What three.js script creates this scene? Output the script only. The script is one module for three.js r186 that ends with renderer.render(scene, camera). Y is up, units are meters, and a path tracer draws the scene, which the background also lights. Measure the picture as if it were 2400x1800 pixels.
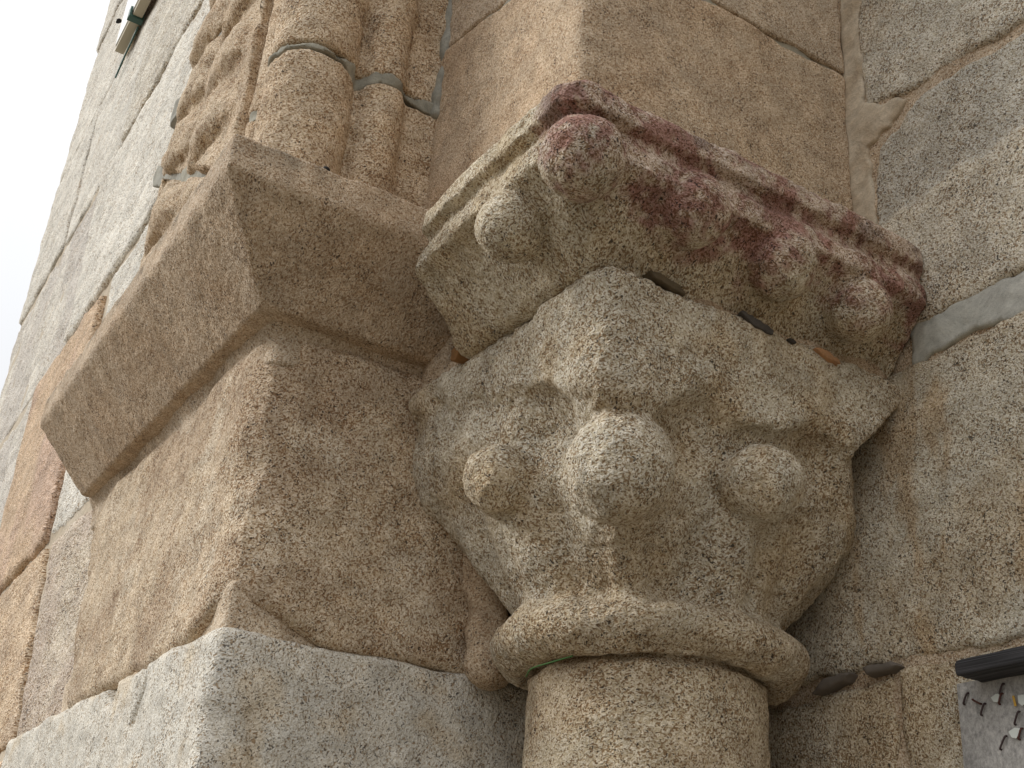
import * as THREE from 'three';

// ---------------------------------------------------------------- camera, sky, sun, exposure
// x runs along the facade towards the doorway, y is up (0 = eye level), z points out of the wall.
const scene = new THREE.Scene();
const camera = new THREE.PerspectiveCamera(34.86, 4 / 3, 0.05, 400);
camera.position.set(1.1609, 0, 0.3602);
camera.up.set(0.3391, 0.8962, 0.2860);
camera.lookAt(1.1609 - 0.7796, 0.4379, 0.3602 - 0.4477);

const renderer = new THREE.WebGLRenderer({ antialias: true });
renderer.toneMapping = THREE.LinearToneMapping;
renderer.toneMappingExposure = 1.33;
renderer.shadowMap.enabled = true;

{ // overcast sky: pale cloud, a little brighter towards the zenith
  const W = 64, H = 32, d = new Float32Array(W * H * 4);
  for (let j = 0; j < H; j++) for (let i = 0; i < W; i++) {
    const el = Math.sin(((j + 0.5) / H - 0.5) * Math.PI);        // -1 bottom .. 1 zenith
    const L = 1.06 * (1 + 1.2 * Math.max(0, el)) / 2.2;         // bright overcast, fading a little towards the horizon
    const k = (j * W + i) * 4;
    d[k] = L * 0.985; d[k + 1] = L; d[k + 2] = L * 1.03; d[k + 3] = 1;
  }
  const t = new THREE.DataTexture(d, W, H, THREE.RGBAFormat, THREE.FloatType);
  t.mapping = THREE.EquirectangularReflectionMapping; t.magFilter = THREE.LinearFilter; t.minFilter = THREE.LinearFilter; t.needsUpdate = true;
  scene.background = t; scene.environment = t;
}
const sun = new THREE.DirectionalLight(new THREE.Color(1, 0.98, 0.94), 1.5);
sun.position.set(-5.4, 5.2, 6.8); sun.target.position.set(0, 0.5, -0.2);
sun.castShadow = true; sun.shadow.radius = 40; sun.shadow.mapSize.set(2048, 2048);
Object.assign(sun.shadow.camera, { left: -4, right: 4, top: 5, bottom: -5, near: 0.5, far: 30 });
scene.add(sun, sun.target);

// ---------------------------------------------------------------- noise and small maths
function rng(s) { let a = s >>> 0; return () => { a = (a + 0x6D2B79F5) | 0; let t = Math.imul(a ^ (a >>> 15), 1 | a); t = (t + Math.imul(t ^ (t >>> 7), 61 | t)) ^ t; return ((t ^ (t >>> 14)) >>> 0) / 4294967296; }; }
const perm = new Uint8Array(512); { const r = rng(77), p = [...Array(256).keys()]; for (let i = 255; i > 0; i--) { const j = Math.floor(r() * (i + 1)); [p[i], p[j]] = [p[j], p[i]]; } for (let i = 0; i < 512; i++) perm[i] = p[i & 255]; }
const G = [1, 1, 0, -1, 1, 0, 1, -1, 0, -1, -1, 0, 1, 0, 1, -1, 0, 1, 1, 0, -1, -1, 0, -1, 0, 1, 1, 0, -1, 1, 0, 1, -1, 0, -1, -1];
function gr(h, x, y, z) { const k = (h % 12) * 3; return G[k] * x + G[k + 1] * y + G[k + 2] * z; }
function noise(x, y, z) {
  const X = Math.floor(x), Y = Math.floor(y), Z = Math.floor(z); x -= X; y -= Y; z -= Z;
  const a = X & 255, b = Y & 255, c = Z & 255;
  const u = x * x * x * (x * (x * 6 - 15) + 10), v = y * y * y * (y * (y * 6 - 15) + 10), w = z * z * z * (z * (z * 6 - 15) + 10);
  const A = perm[a] + b, AA = perm[A] + c, AB = perm[A + 1] + c, B = perm[a + 1] + b, BA = perm[B] + c, BB = perm[B + 1] + c;
  const l = (p, q, t) => p + (q - p) * t;
  return l(l(l(gr(perm[AA], x, y, z), gr(perm[BA], x - 1, y, z), u), l(gr(perm[AB], x, y - 1, z), gr(perm[BB], x - 1, y - 1, z), u), v),
    l(l(gr(perm[AA + 1], x, y, z - 1), gr(perm[BA + 1], x - 1, y, z - 1), u), l(gr(perm[AB + 1], x, y - 1, z - 1), gr(perm[BB + 1], x - 1, y - 1, z - 1), u), v), w);
}
const clamp = (v, a, b) => v < a ? a : v > b ? b : v;
const sstep = (a, b, v) => { const t = clamp((v - a) / (b - a), 0, 1); return t * t * (3 - 2 * t); };
const mix = (a, b, t) => a + (b - a) * t;
const smin = (a, b, k) => { const h = Math.max(k - Math.abs(a - b), 0) / k; return Math.min(a, b) - h * h * k * 0.25; };
const smax = (a, b, k) => -smin(-a, -b, k);
const sphere = (x, y, z, cx, cy, cz, r) => Math.hypot(x - cx, y - cy, z - cz) - r;
function capsule(x, y, z, a, b, ra, rb) {
  const dx = b[0] - a[0], dy = b[1] - a[1], dz = b[2] - a[2], px = x - a[0], py = y - a[1], pz = z - a[2];
  const t = clamp((px * dx + py * dy + pz * dz) / (dx * dx + dy * dy + dz * dz), 0, 1);
  return Math.hypot(px - dx * t, py - dy * t, pz - dz * t) - mix(ra, rb, t);
}
function rbox(x, y, z, lo, hi, r) {
  const qx = Math.abs(x - (lo[0] + hi[0]) / 2) - (hi[0] - lo[0]) / 2 + r, qy = Math.abs(y - (lo[1] + hi[1]) / 2) - (hi[1] - lo[1]) / 2 + r, qz = Math.abs(z - (lo[2] + hi[2]) / 2) - (hi[2] - lo[2]) / 2 + r;
  return Math.hypot(Math.max(qx, 0), Math.max(qy, 0), Math.max(qz, 0)) + Math.min(Math.max(qx, qy, qz), 0) - r;
}
function poly2(x, y, v) {           // signed distance to a polygon
  let d = (x - v[0][0]) ** 2 + (y - v[0][1]) ** 2, s = 1;
  for (let i = 0, j = v.length - 1; i < v.length; j = i, i++) {
    const ex = v[j][0] - v[i][0], ey = v[j][1] - v[i][1], wx = x - v[i][0], wy = y - v[i][1];
    const t = clamp((wx * ex + wy * ey) / (ex * ex + ey * ey), 0, 1), bx = wx - ex * t, by = wy - ey * t;
    d = Math.min(d, bx * bx + by * by);
    const c1 = y >= v[i][1], c2 = y < v[j][1], c3 = ex * wy > ey * wx;
    if ((c1 && c2 && c3) || (!c1 && !c2 && !c3)) s = -s;
  }
  return s * Math.sqrt(d);
}
// rock roughness, metres: coarse waves, hand-dressed hollows, grain
function rough(x, y, z, s, big = 0.004, mid = 0.0016, fine = 0.0007) {
  return big * noise(x * 9 + s, y * 9 - s, z * 9 + 2 * s) + mid * noise(x * 34 - s, y * 34 + s, z * 34) + fine * noise(x * 120, y * 120 + s, z * 120);
}

// ---------------------------------------------------------------- meshing a distance field (surface nets)
function nets(f, lo, hi, h) {
  const n = [0, 1, 2].map(i => Math.ceil((hi[i] - lo[i]) / h) + 2), [nx, ny, nz] = n;
  const g = new Float32Array(nx * ny * nz), B = 4;
  for (let kb = 0; kb < nz; kb += B) for (let jb = 0; jb < ny; jb += B) for (let ib = 0; ib < nx; ib += B) {
    const c = f(lo[0] + (ib + 1.5) * h, lo[1] + (jb + 1.5) * h, lo[2] + (kb + 1.5) * h), far = Math.abs(c) > 5.5 * h;
    for (let k = kb; k < Math.min(nz, kb + B); k++) for (let j = jb; j < Math.min(ny, jb + B); j++) for (let i = ib; i < Math.min(nx, ib + B); i++)
      g[i + nx * (j + ny * k)] = far ? c : f(lo[0] + i * h, lo[1] + j * h, lo[2] + k * h);
  }
  const id = new Int32Array(nx * ny * nz).fill(-1), P = [];
  const off = [0, 1, nx, nx + 1, nx * ny, nx * ny + 1, nx * ny + nx, nx * ny + nx + 1];
  const E = [[0, 1], [2, 3], [4, 5], [6, 7], [0, 2], [1, 3], [4, 6], [5, 7], [0, 4], [1, 5], [2, 6], [3, 7]];
  for (let k = 0; k < nz - 1; k++) for (let j = 0; j < ny - 1; j++) for (let i = 0; i < nx - 1; i++) {
    const q = i + nx * (j + ny * k); let m = 0;
    for (let c = 0; c < 8; c++) if (g[q + off[c]] < 0) m |= 1 << c;
    if (m === 0 || m === 255) continue;
    let sx = 0, sy = 0, sz = 0, cnt = 0;
    for (const [a, b] of E) if (((m >> a) & 1) !== ((m >> b) & 1)) {
      const va = g[q + off[a]], vb = g[q + off[b]], t = va / (va - vb);
      sx += (a & 1) + t * ((b & 1) - (a & 1)); sy += ((a >> 1) & 1) + t * (((b >> 1) & 1) - ((a >> 1) & 1)); sz += (a >> 2) + t * ((b >> 2) - (a >> 2)); cnt++;
    }
    id[q] = P.length / 3; P.push(lo[0] + (i + sx / cnt) * h, lo[1] + (j + sy / cnt) * h, lo[2] + (k + sz / cnt) * h);
  }
  const nv = P.length / 3, N = new Float32Array(nv * 3), e = h * 0.45;
  for (let v = 0; v < nv; v++) {
    let x = P[v * 3], y = P[v * 3 + 1], z = P[v * 3 + 2], a, b, c, l;
    for (let it = 0; it < 2; it++) {
      a = f(x + e, y, z) - f(x - e, y, z); b = f(x, y + e, z) - f(x, y - e, z); c = f(x, y, z + e) - f(x, y, z - e); l = Math.hypot(a, b, c) || 1;
      if (it === 0) { const d = clamp(f(x, y, z) / Math.max(l / (2 * e), 0.5), -0.6 * h, 0.6 * h); x -= a / l * d; y -= b / l * d; z -= c / l * d; }
    }
    P[v * 3] = x; P[v * 3 + 1] = y; P[v * 3 + 2] = z; N[v * 3] = a / l; N[v * 3 + 1] = b / l; N[v * 3 + 2] = c / l;
  }
  const T = [];
  for (let k = 1; k < nz - 1; k++) for (let j = 1; j < ny - 1; j++) for (let i = 1; i < nx - 1; i++) {
    const q = i + nx * (j + ny * k), s = g[q] < 0;
    const quad = (q2, u, w) => { if ((g[q2] < 0) === s) return; const A = id[q - u - w], Bq = id[q - w], C = id[q], D = id[q - u]; if (A < 0 || Bq < 0 || C < 0 || D < 0) return; if (s) T.push(A, Bq, C, A, C, D); else T.push(A, C, Bq, A, D, C); };
    quad(q + 1, nx, nx * ny); quad(q + nx, nx * ny, 1); quad(q + nx * ny, 1, nx);
  }
  return { P: Float32Array.from(P), N, T };
}
const TILE = 0.32;
let uvSeed = rng(5);
// turns a net into geometries (one for each class), with uv in metres taken along the dominant axis and vertex colours
function finish(net, tint, classify) {
  const { P, N, T } = net, parts = new Map(), ou = uvSeed(), ov = uvSeed();
  for (let t = 0; t < T.length; t += 3) {
    const a = T[t] * 3, b = T[t + 1] * 3, c = T[t + 2] * 3;
    const nx = Math.abs(N[a] + N[b] + N[c]), ny = Math.abs(N[a + 1] + N[b + 1] + N[c + 1]), nz = Math.abs(N[a + 2] + N[b + 2] + N[c + 2]);
    const ax = nx > ny && nx > nz ? 0 : ny > nz ? 1 : 2;
    const key = classify ? classify((P[a] + P[b] + P[c]) / 3, (P[a + 1] + P[b + 1] + P[c + 1]) / 3, (P[a + 2] + P[b + 2] + P[c + 2]) / 3) : 'body';
    let g = parts.get(key); if (!g) parts.set(key, g = { map: new Map(), p: [], n: [], u: [], c: [], i: [] });
    for (let s = 0; s < 3; s++) {
      const v = T[t + s], k = v * 3 + ax; let w = g.map.get(k);
      if (w === undefined) {
        w = g.p.length / 3; g.map.set(k, w); const x = P[v * 3], y = P[v * 3 + 1], z = P[v * 3 + 2];
        g.p.push(x, y, z); g.n.push(N[v * 3], N[v * 3 + 1], N[v * 3 + 2]);
        if (ax === 0) g.u.push(-z / TILE + ou, y / TILE + ov); else if (ax === 1) g.u.push(x / TILE + ou + 0.3, z / TILE + ov); else g.u.push(x / TILE + ou, y / TILE + ov + 0.5);
        const cl = tint ? tint(x, y, z) : [1, 1, 1]; g.c.push(cl[0], cl[1], cl[2]);
      }
      g.i.push(w);
    }
  }
  const out = new Map();
  for (const [k, g] of parts) {
    const b = new THREE.BufferGeometry();
    b.setAttribute('position', new THREE.Float32BufferAttribute(g.p, 3)); b.setAttribute('normal', new THREE.Float32BufferAttribute(g.n, 3));
    b.setAttribute('uv', new THREE.Float32BufferAttribute(g.u, 2)); b.setAttribute('color', new THREE.Float32BufferAttribute(g.c, 3)); b.setIndex(g.i);
    out.set(k, b);
  }
  return out;
}
function mesh(name, geo, mat, parent) { const m = new THREE.Mesh(geo, mat); m.name = name; m.castShadow = m.receiveShadow = true; parent.add(m); return m; }
const names = {};
function numbered(n) { const k = names[n] = (names[n] ?? -1) + 1; return k ? `${n}_${String(k).padStart(3, '0')}` : n; }
function thing(name, label, category, group) { const o = new THREE.Group(); o.name = numbered(name); o.userData = { label, category }; if (group) o.userData.group = group; scene.add(o); return o; }
function carve(parent, name, f, lo, hi, h, mat, tint, classify) {
  const res = finish(nets(f, lo, hi, h), tint, classify), out = [];
  for (const [k, g] of res) out.push(mesh(k === 'body' ? name : k.replace(/#.*/, ''), g, mat, parent));
  return out;
}

// ---------------------------------------------------------------- granite
const TS = 1024;
// periodic smooth noise on a lattice of n x n cells, values about -1..1
function lattice(n, r) {
  const g = new Float32Array(n * n); for (let i = 0; i < n * n; i++) g[i] = r() * 2 - 1;
  return (u, v) => {
    u *= n; v *= n; let i = Math.floor(u), j = Math.floor(v), a = u - i, b = v - j; i = ((i % n) + n) % n; j = ((j % n) + n) % n; a = a * a * (3 - 2 * a); b = b * b * (3 - 2 * b);
    const i2 = (i + 1) % n, j2 = (j + 1) % n, p = g[i + j * n], q = g[i2 + j * n], s = g[i + j2 * n], t = g[i2 + j2 * n];
    return p + (q - p) * a + (s + (t - s) * a - p - (q - p) * a) * b;
  };
}
function granite(o) {
  const r = rng(o.seed), px = new Uint8Array(TS * TS * 4), bp = new Uint8Array(TS * TS * 4), g = o.grain;   // grain: texels of one crystal
  const F = k => lattice(Math.round(TS / (g * k)), r);
  const f1 = F(1), f2 = F(1.7), f3 = F(1.25), f4 = F(2.1), w1 = F(3), w2 = F(3), d1 = F(1.2), d2 = F(1.9), lo1 = lattice(7, r), lo2 = lattice(19, r), lo3 = lattice(46, r);
  const C = o.cols;                         // pale, cream, quartz, rust marks, dark mica (sRGB 0..255)
  for (let y = 0; y < TS; y++) for (let x = 0; x < TS; x++) {
    const u0 = x / TS, v0 = y / TS, u = u0 + w1(u0, v0) * g * 0.8 / TS, v = v0 + w2(u0, v0) * g * 0.8 / TS;
    const a = f1(u, v), b = f2(u, v), c = f3(u, v), e = f4(u, v), st = 0.55 * lo1(u0, v0) + 0.4 * lo2(u0, v0) + 0.4 * lo3(u0, v0);
    let m = sstep(-0.15, 0.35, a * 0.6 + e * 0.5 + o.pale), R = mix(C[1][0], C[0][0], m), Gc = mix(C[1][1], C[0][1], m), Bc = mix(C[1][2], C[0][2], m);
    m = 0.8 * sstep(0.12, 0.5, c * 0.6 + b * 0.5 - o.quartz); R = mix(R, C[2][0], m); Gc = mix(Gc, C[2][1], m); Bc = mix(Bc, C[2][2], m);
    const bm = 0.55 * b + 0.5 * c - 0.25 * a + o.mark + o.markVar * st; m = o.markAmt * sstep(0.0, 0.5, bm); R = mix(R, C[3][0], m); Gc = mix(Gc, C[3][1], m); Bc = mix(Bc, C[3][2], m);
    const dk = 0.75 * d1(u, v) + 0.55 * d2(u, v) - o.dark + 0.25 * st, md = o.darkAmt * sstep(0.0, 0.35, dk); R = mix(R, C[4][0], md); Gc = mix(Gc, C[4][1], md); Bc = mix(Bc, C[4][2], md);
    const fg = 1 + 0.12 * (r() - 0.5) + 0.07 * lo2(v0, u0), k = (x + y * TS) * 4;
    px[k] = clamp(R * fg, 0, 255); px[k + 1] = clamp(Gc * fg, 0, 255); px[k + 2] = clamp(Bc * fg, 0, 255); px[k + 3] = 255;
    bp[k] = bp[k + 1] = bp[k + 2] = clamp(150 + 45 * a + 40 * e + 26 * lo3(v0, u0) - 55 * m - 70 * md, 0, 255); bp[k + 3] = 255;
  }
  const tex = (d, srgb) => { const t = new THREE.DataTexture(d, TS, TS); t.wrapS = t.wrapT = THREE.RepeatWrapping; t.magFilter = THREE.LinearFilter; t.minFilter = THREE.LinearMipmapLinearFilter; t.generateMipmaps = true; if (srgb) t.colorSpace = THREE.SRGBColorSpace; t.needsUpdate = true; return t; };
  return new THREE.MeshStandardMaterial({ map: tex(px, true), bumpMap: tex(bp, false), bumpScale: o.bump, roughness: 0.93, metalness: 0, vertexColors: true });
}
const M = {
  capital: granite({ seed: 11, grain: 2.7, pale: 0.05, quartz: 0.10, mark: 0.0, markVar: 0.22, markAmt: 0.74, dark: 0.54, darkAmt: 0.8, bump: 0.0022, cols: [[222, 215, 201], [192, 180, 157], [162, 153, 136], [128, 101, 70], [54, 47, 40]] }),
  wall: granite({ seed: 23, grain: 2.9, pale: 0.12, quartz: 0.04, mark: -0.10, markVar: 0.22, markAmt: 0.68, dark: 0.50, darkAmt: 0.74, bump: 0.0022, cols: [[224, 219, 208], [198, 188, 168], [160, 154, 143], [140, 113, 82], [62, 57, 51]] }),
  tan: granite({ seed: 37, grain: 2.6, pale: -0.05, quartz: 0.10, mark: 0.02, markVar: 0.2, markAmt: 0.66, dark: 0.50, darkAmt: 0.76, bump: 0.0018, cols: [[216, 201, 181], [192, 173, 149], [164, 148, 128], [147, 117, 86], [70, 59, 48]] }),
  moulding: granite({ seed: 41, grain: 2.9, pale: 0.02, quartz: 0.12, mark: 0.02, markVar: 0.2, markAmt: 0.74, dark: 0.53, darkAmt: 0.8, bump: 0.0022, cols: [[222, 208, 187], [194, 175, 148], [164, 150, 131], [134, 102, 69], [58, 48, 39]] }),
  grey: granite({ seed: 53, grain: 3.2, pale: 0.25, quartz: -0.02, mark: -0.24, markVar: 0.26, markAmt: 0.62, dark: 0.52, darkAmt: 0.7, bump: 0.0022, cols: [[226, 221, 210], [208, 200, 184], [178, 173, 163], [154, 124, 90], [76, 72, 67]] }),
};
function plaster(seed, col, bump = 0.0008) {
  const S = 256, px = new Uint8Array(S * S * 4), bp = new Uint8Array(S * S * 4), r = rng(seed);
  for (let y = 0; y < S; y++) for (let x = 0; x < S; x++) {
    const a = x / S * 6.28318, b = y / S * 6.28318, n = noise(Math.cos(a) * 1.5 + seed, Math.sin(a) * 1.5 + Math.cos(b) * 1.5, Math.sin(b) * 1.5) + 0.6 * noise(Math.cos(a) * 5, Math.sin(a) * 5 + Math.cos(b) * 5 + seed, Math.sin(b) * 5);
    const q = r(), f = 1 + 0.10 * n + 0.10 * (r() - 0.5) - (q < 0.02 ? 0.35 : 0), k = (x + y * S) * 4;
    for (let c = 0; c < 3; c++) px[k + c] = clamp(col[c] * f, 0, 255); px[k + 3] = 255;
    bp[k] = bp[k + 1] = bp[k + 2] = clamp(128 + 60 * n + 70 * (r() - 0.5) - (q < 0.02 ? 80 : 0), 0, 255); bp[k + 3] = 255;
  }
  const tex = (d, s) => { const t = new THREE.DataTexture(d, S, S); t.wrapS = t.wrapT = THREE.RepeatWrapping; t.repeat.set(3, 3); t.magFilter = THREE.LinearFilter; if (s) t.colorSpace = THREE.SRGBColorSpace; t.needsUpdate = true; return t; };
  return new THREE.MeshStandardMaterial({ map: tex(px, true), bumpMap: tex(bp, false), bumpScale: bump, roughness: 0.95, vertexColors: true });
}
M.mortar = plaster(3, [198, 184, 163], 0.0018);
M.cement = plaster(4, [158, 155, 144], 0.0014);
M.lime = plaster(6, [190, 188, 178]);

// tints: multiply the granite; patches with their own outline, no relation to light
const patch = (x, y, z, s, f, a, b) => sstep(a, b, noise(x * f + s, y * f - s, z * f + s * 0.7) + 0.45 * noise(x * f * 3.1, y * f * 3.1 + s, z * f * 3.1));
const blend = (c, d, t) => [mix(c[0], d[0], t), mix(c[1], d[1], t), mix(c[2], d[2], t)];
function mottled(base, other, s, f = 7, a = -0.15, b = 0.45) { return (x, y, z) => blend(base, other, patch(x, y, z, s, f, a, b)); }

function mat0(r, g, b) { return new THREE.MeshStandardMaterial({ color: new THREE.Color(r, g, b), roughness: 0.8 }); }
// a stone whose face is a polygon in the xy plane, front at zf, depth t
function wallStone(parent, pts, zf, t, mat, tint, { h = 0.009, s = 1, r = 0.008, wob = 0.006, big = 0.005, extra, name = 'stone' } = {}) {
  const xs = pts.map(p => p[0]), ys = pts.map(p => p[1]), m = 0.03;
  const f = (x, y, z) => {
    const wx = x + wob * noise(x * 22 + s, y * 22, 3.3) + wob * 0.5 * noise(x * 70, y * 70 + s, 1.1), wy = y + wob * noise(x * 22, y * 22 + s, 7.7) + wob * 0.5 * noise(x * 70 + s, y * 70, 4.1);
    let d = smax(poly2(wx, wy, pts), Math.abs(z - (zf - t / 2)) - t / 2, r * 2.2);
    d += rough(x, y, z, s, big);
    return extra ? extra(d, x, y, z) : d;
  };
  return carve(parent, name, f, [Math.min(...xs) - m, Math.min(...ys) - m, zf - t - 0.012], [Math.max(...xs) + m, Math.max(...ys) + m, zf + 0.03], h, mat, tint);
}
const Q = (x0, y0, x1, y1) => [[x0, y0], [x1, y0], [x1, y1], [x0, y1]];
const W1 = [1, 1, 1];

// ---------------------------------------------------------------- ground
{
  const g = new THREE.PlaneGeometry(300, 300); g.rotateX(-Math.PI / 2); g.translate(0, -1.6, 0);
  const c = new Float32Array(g.attributes.position.count * 3).fill(1); g.setAttribute('color', new THREE.BufferAttribute(c, 3));
  const m = M.grey.clone(); m.map = M.grey.map.clone(); m.map.repeat.set(400, 400); m.map.needsUpdate = true; m.bumpMap = null; m.color = new THREE.Color(0.27, 0.25, 0.22);
  const o = mesh('ground', g, m, scene); o.userData = { kind: 'structure' };
}

// ---------------------------------------------------------------- facade wall on the far left
{
  const t = thing('facade_wall', 'pale weathered granite facade wall running off to the left against white sky', 'wall');
  const wht = mottled([1.12, 1.12, 1.12], [1.02, 1.02, 1.02], 1, 3), lilac = mottled([0.9, 0.88, 0.89], [1.06, 1.05, 1.04], 2, 3.5), pink = mottled([1.2, 1.1, 1.0], [1.12, 0.99, 0.98], 3, 3), dun = mottled([0.88, 0.78, 0.73], [1.0, 0.93, 0.86], 4, 4);
  const coarse = new Map(), old = m => { if (!coarse.has(m)) { const c = m.clone(); for (const k of ['map', 'bumpMap']) { c[k] = m[k].clone(); c[k].repeat.set(0.34, 0.8); c[k].needsUpdate = true; } c.bumpScale = 0.004; coarse.set(m, c); } return coarse.get(m); };
  const S = (pts, zf, mat, tint, s, o = {}) => wallStone(t, pts, -0.022 + (zf + 0.022) * 0.45, 0.16, old(mat), tint, { h: 0.015, r: 0.005, wob: 0.006, s, ...o, big: 0.5 * (o.big ?? 0.007) });
  const G8 = 0.008;
  S([[-2.9, -1.6], [-1.0, -1.6], [-1.02, 0.285], [-2.9, 0.285]], -0.02, M.moulding, pink, 1);
  S([[-1.10, 0.30], [-0.56, 0.30], [-0.62, 0.675], [-1.235, 0.69]], -0.034, M.wall, dun, 2);
  S([[-1.75, 0.30], [-1.11, 0.30], [-1.245, 0.69], [-1.75, 0.68]], -0.022, M.moulding, mottled([1.14, 1.06, 0.98], [1.02, 0.95, 0.9], 5), 3);
  S(Q(-2.9, 0.30, -1.76, 0.68), -0.03, M.grey, lilac, 4);
  S([[-1.262, 0.705], [-0.5, 0.69], [-0.5, 1.31], [-1.268, 1.30]], -0.03, M.grey, wht, 5);
  S([[-1.93, 0.692], [-1.272, 0.70], [-1.278, 1.06], [-1.32, 1.28], [-1.95, 1.29]], -0.006, M.tan, pink, 6, { big: 0.009 });
  S(Q(-2.9, 0.692, -1.945, 1.29), -0.03, M.grey, lilac, 7, { big: 0.011 });
  S([[-1.72, 1.315], [-0.5, 1.325], [-0.5, 1.85], [-1.80, 1.855]], -0.016, M.grey, wht, 8, { big: 0.009 });
  S([[-2.9, 1.31], [-1.735, 1.315], [-1.815, 1.855], [-2.9, 1.86]], -0.034, M.grey, lilac, 9, { big: 0.011 });
  S([[-1.62, 1.87], [-0.35, 1.87], [-0.35, 2.42], [-1.62, 2.44]], -0.014, M.wall, wht, 10, { big: 0.009 });
  S([[-2.27, 1.875], [-1.635, 1.872], [-1.635, 2.44], [-2.30, 2.44]], -0.03, M.grey, wht, 11, { big: 0.010 });
  S(Q(-2.9, 1.878, -2.285, 2.44), -0.02, M.grey, wht, 12, { big: 0.011 });
  S(Q(-2.05, 2.455, -0.2, 3.05), -0.02, M.wall, pink, 13);
  S(Q(-2.9, 2.455, -2.06, 3.05), -0.03, M.grey, wht, 14, { big: 0.010 });
  S(Q(-2.9, 3.065, -1.5, 3.7), -0.02, M.grey, wht, 15);
  S(Q(-1.49, 3.065, 0.6, 3.7), -0.02, M.wall, wht, 16);
  S(Q(-2.9, 3.715, -0.8, 4.4), -0.02, M.grey, wht, 17);
  S(Q(-0.79, 3.715, 0.9, 4.4), -0.02, M.wall, wht, 18);
  const core = (x, y, z) => rbox(x, y, z, [-2.885, -1.6, -0.8], [-0.30, 4.4, -0.031], 0.01) + 0.004 * noise(x * 20, y * 20, z * 20);
  carve(t, 'mortar', core, [-2.95, -1.65, -0.85], [-0.25, 4.45, 0], 0.03, M.mortar, mottled(W1, [0.9, 0.88, 0.84], 3));
}

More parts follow.
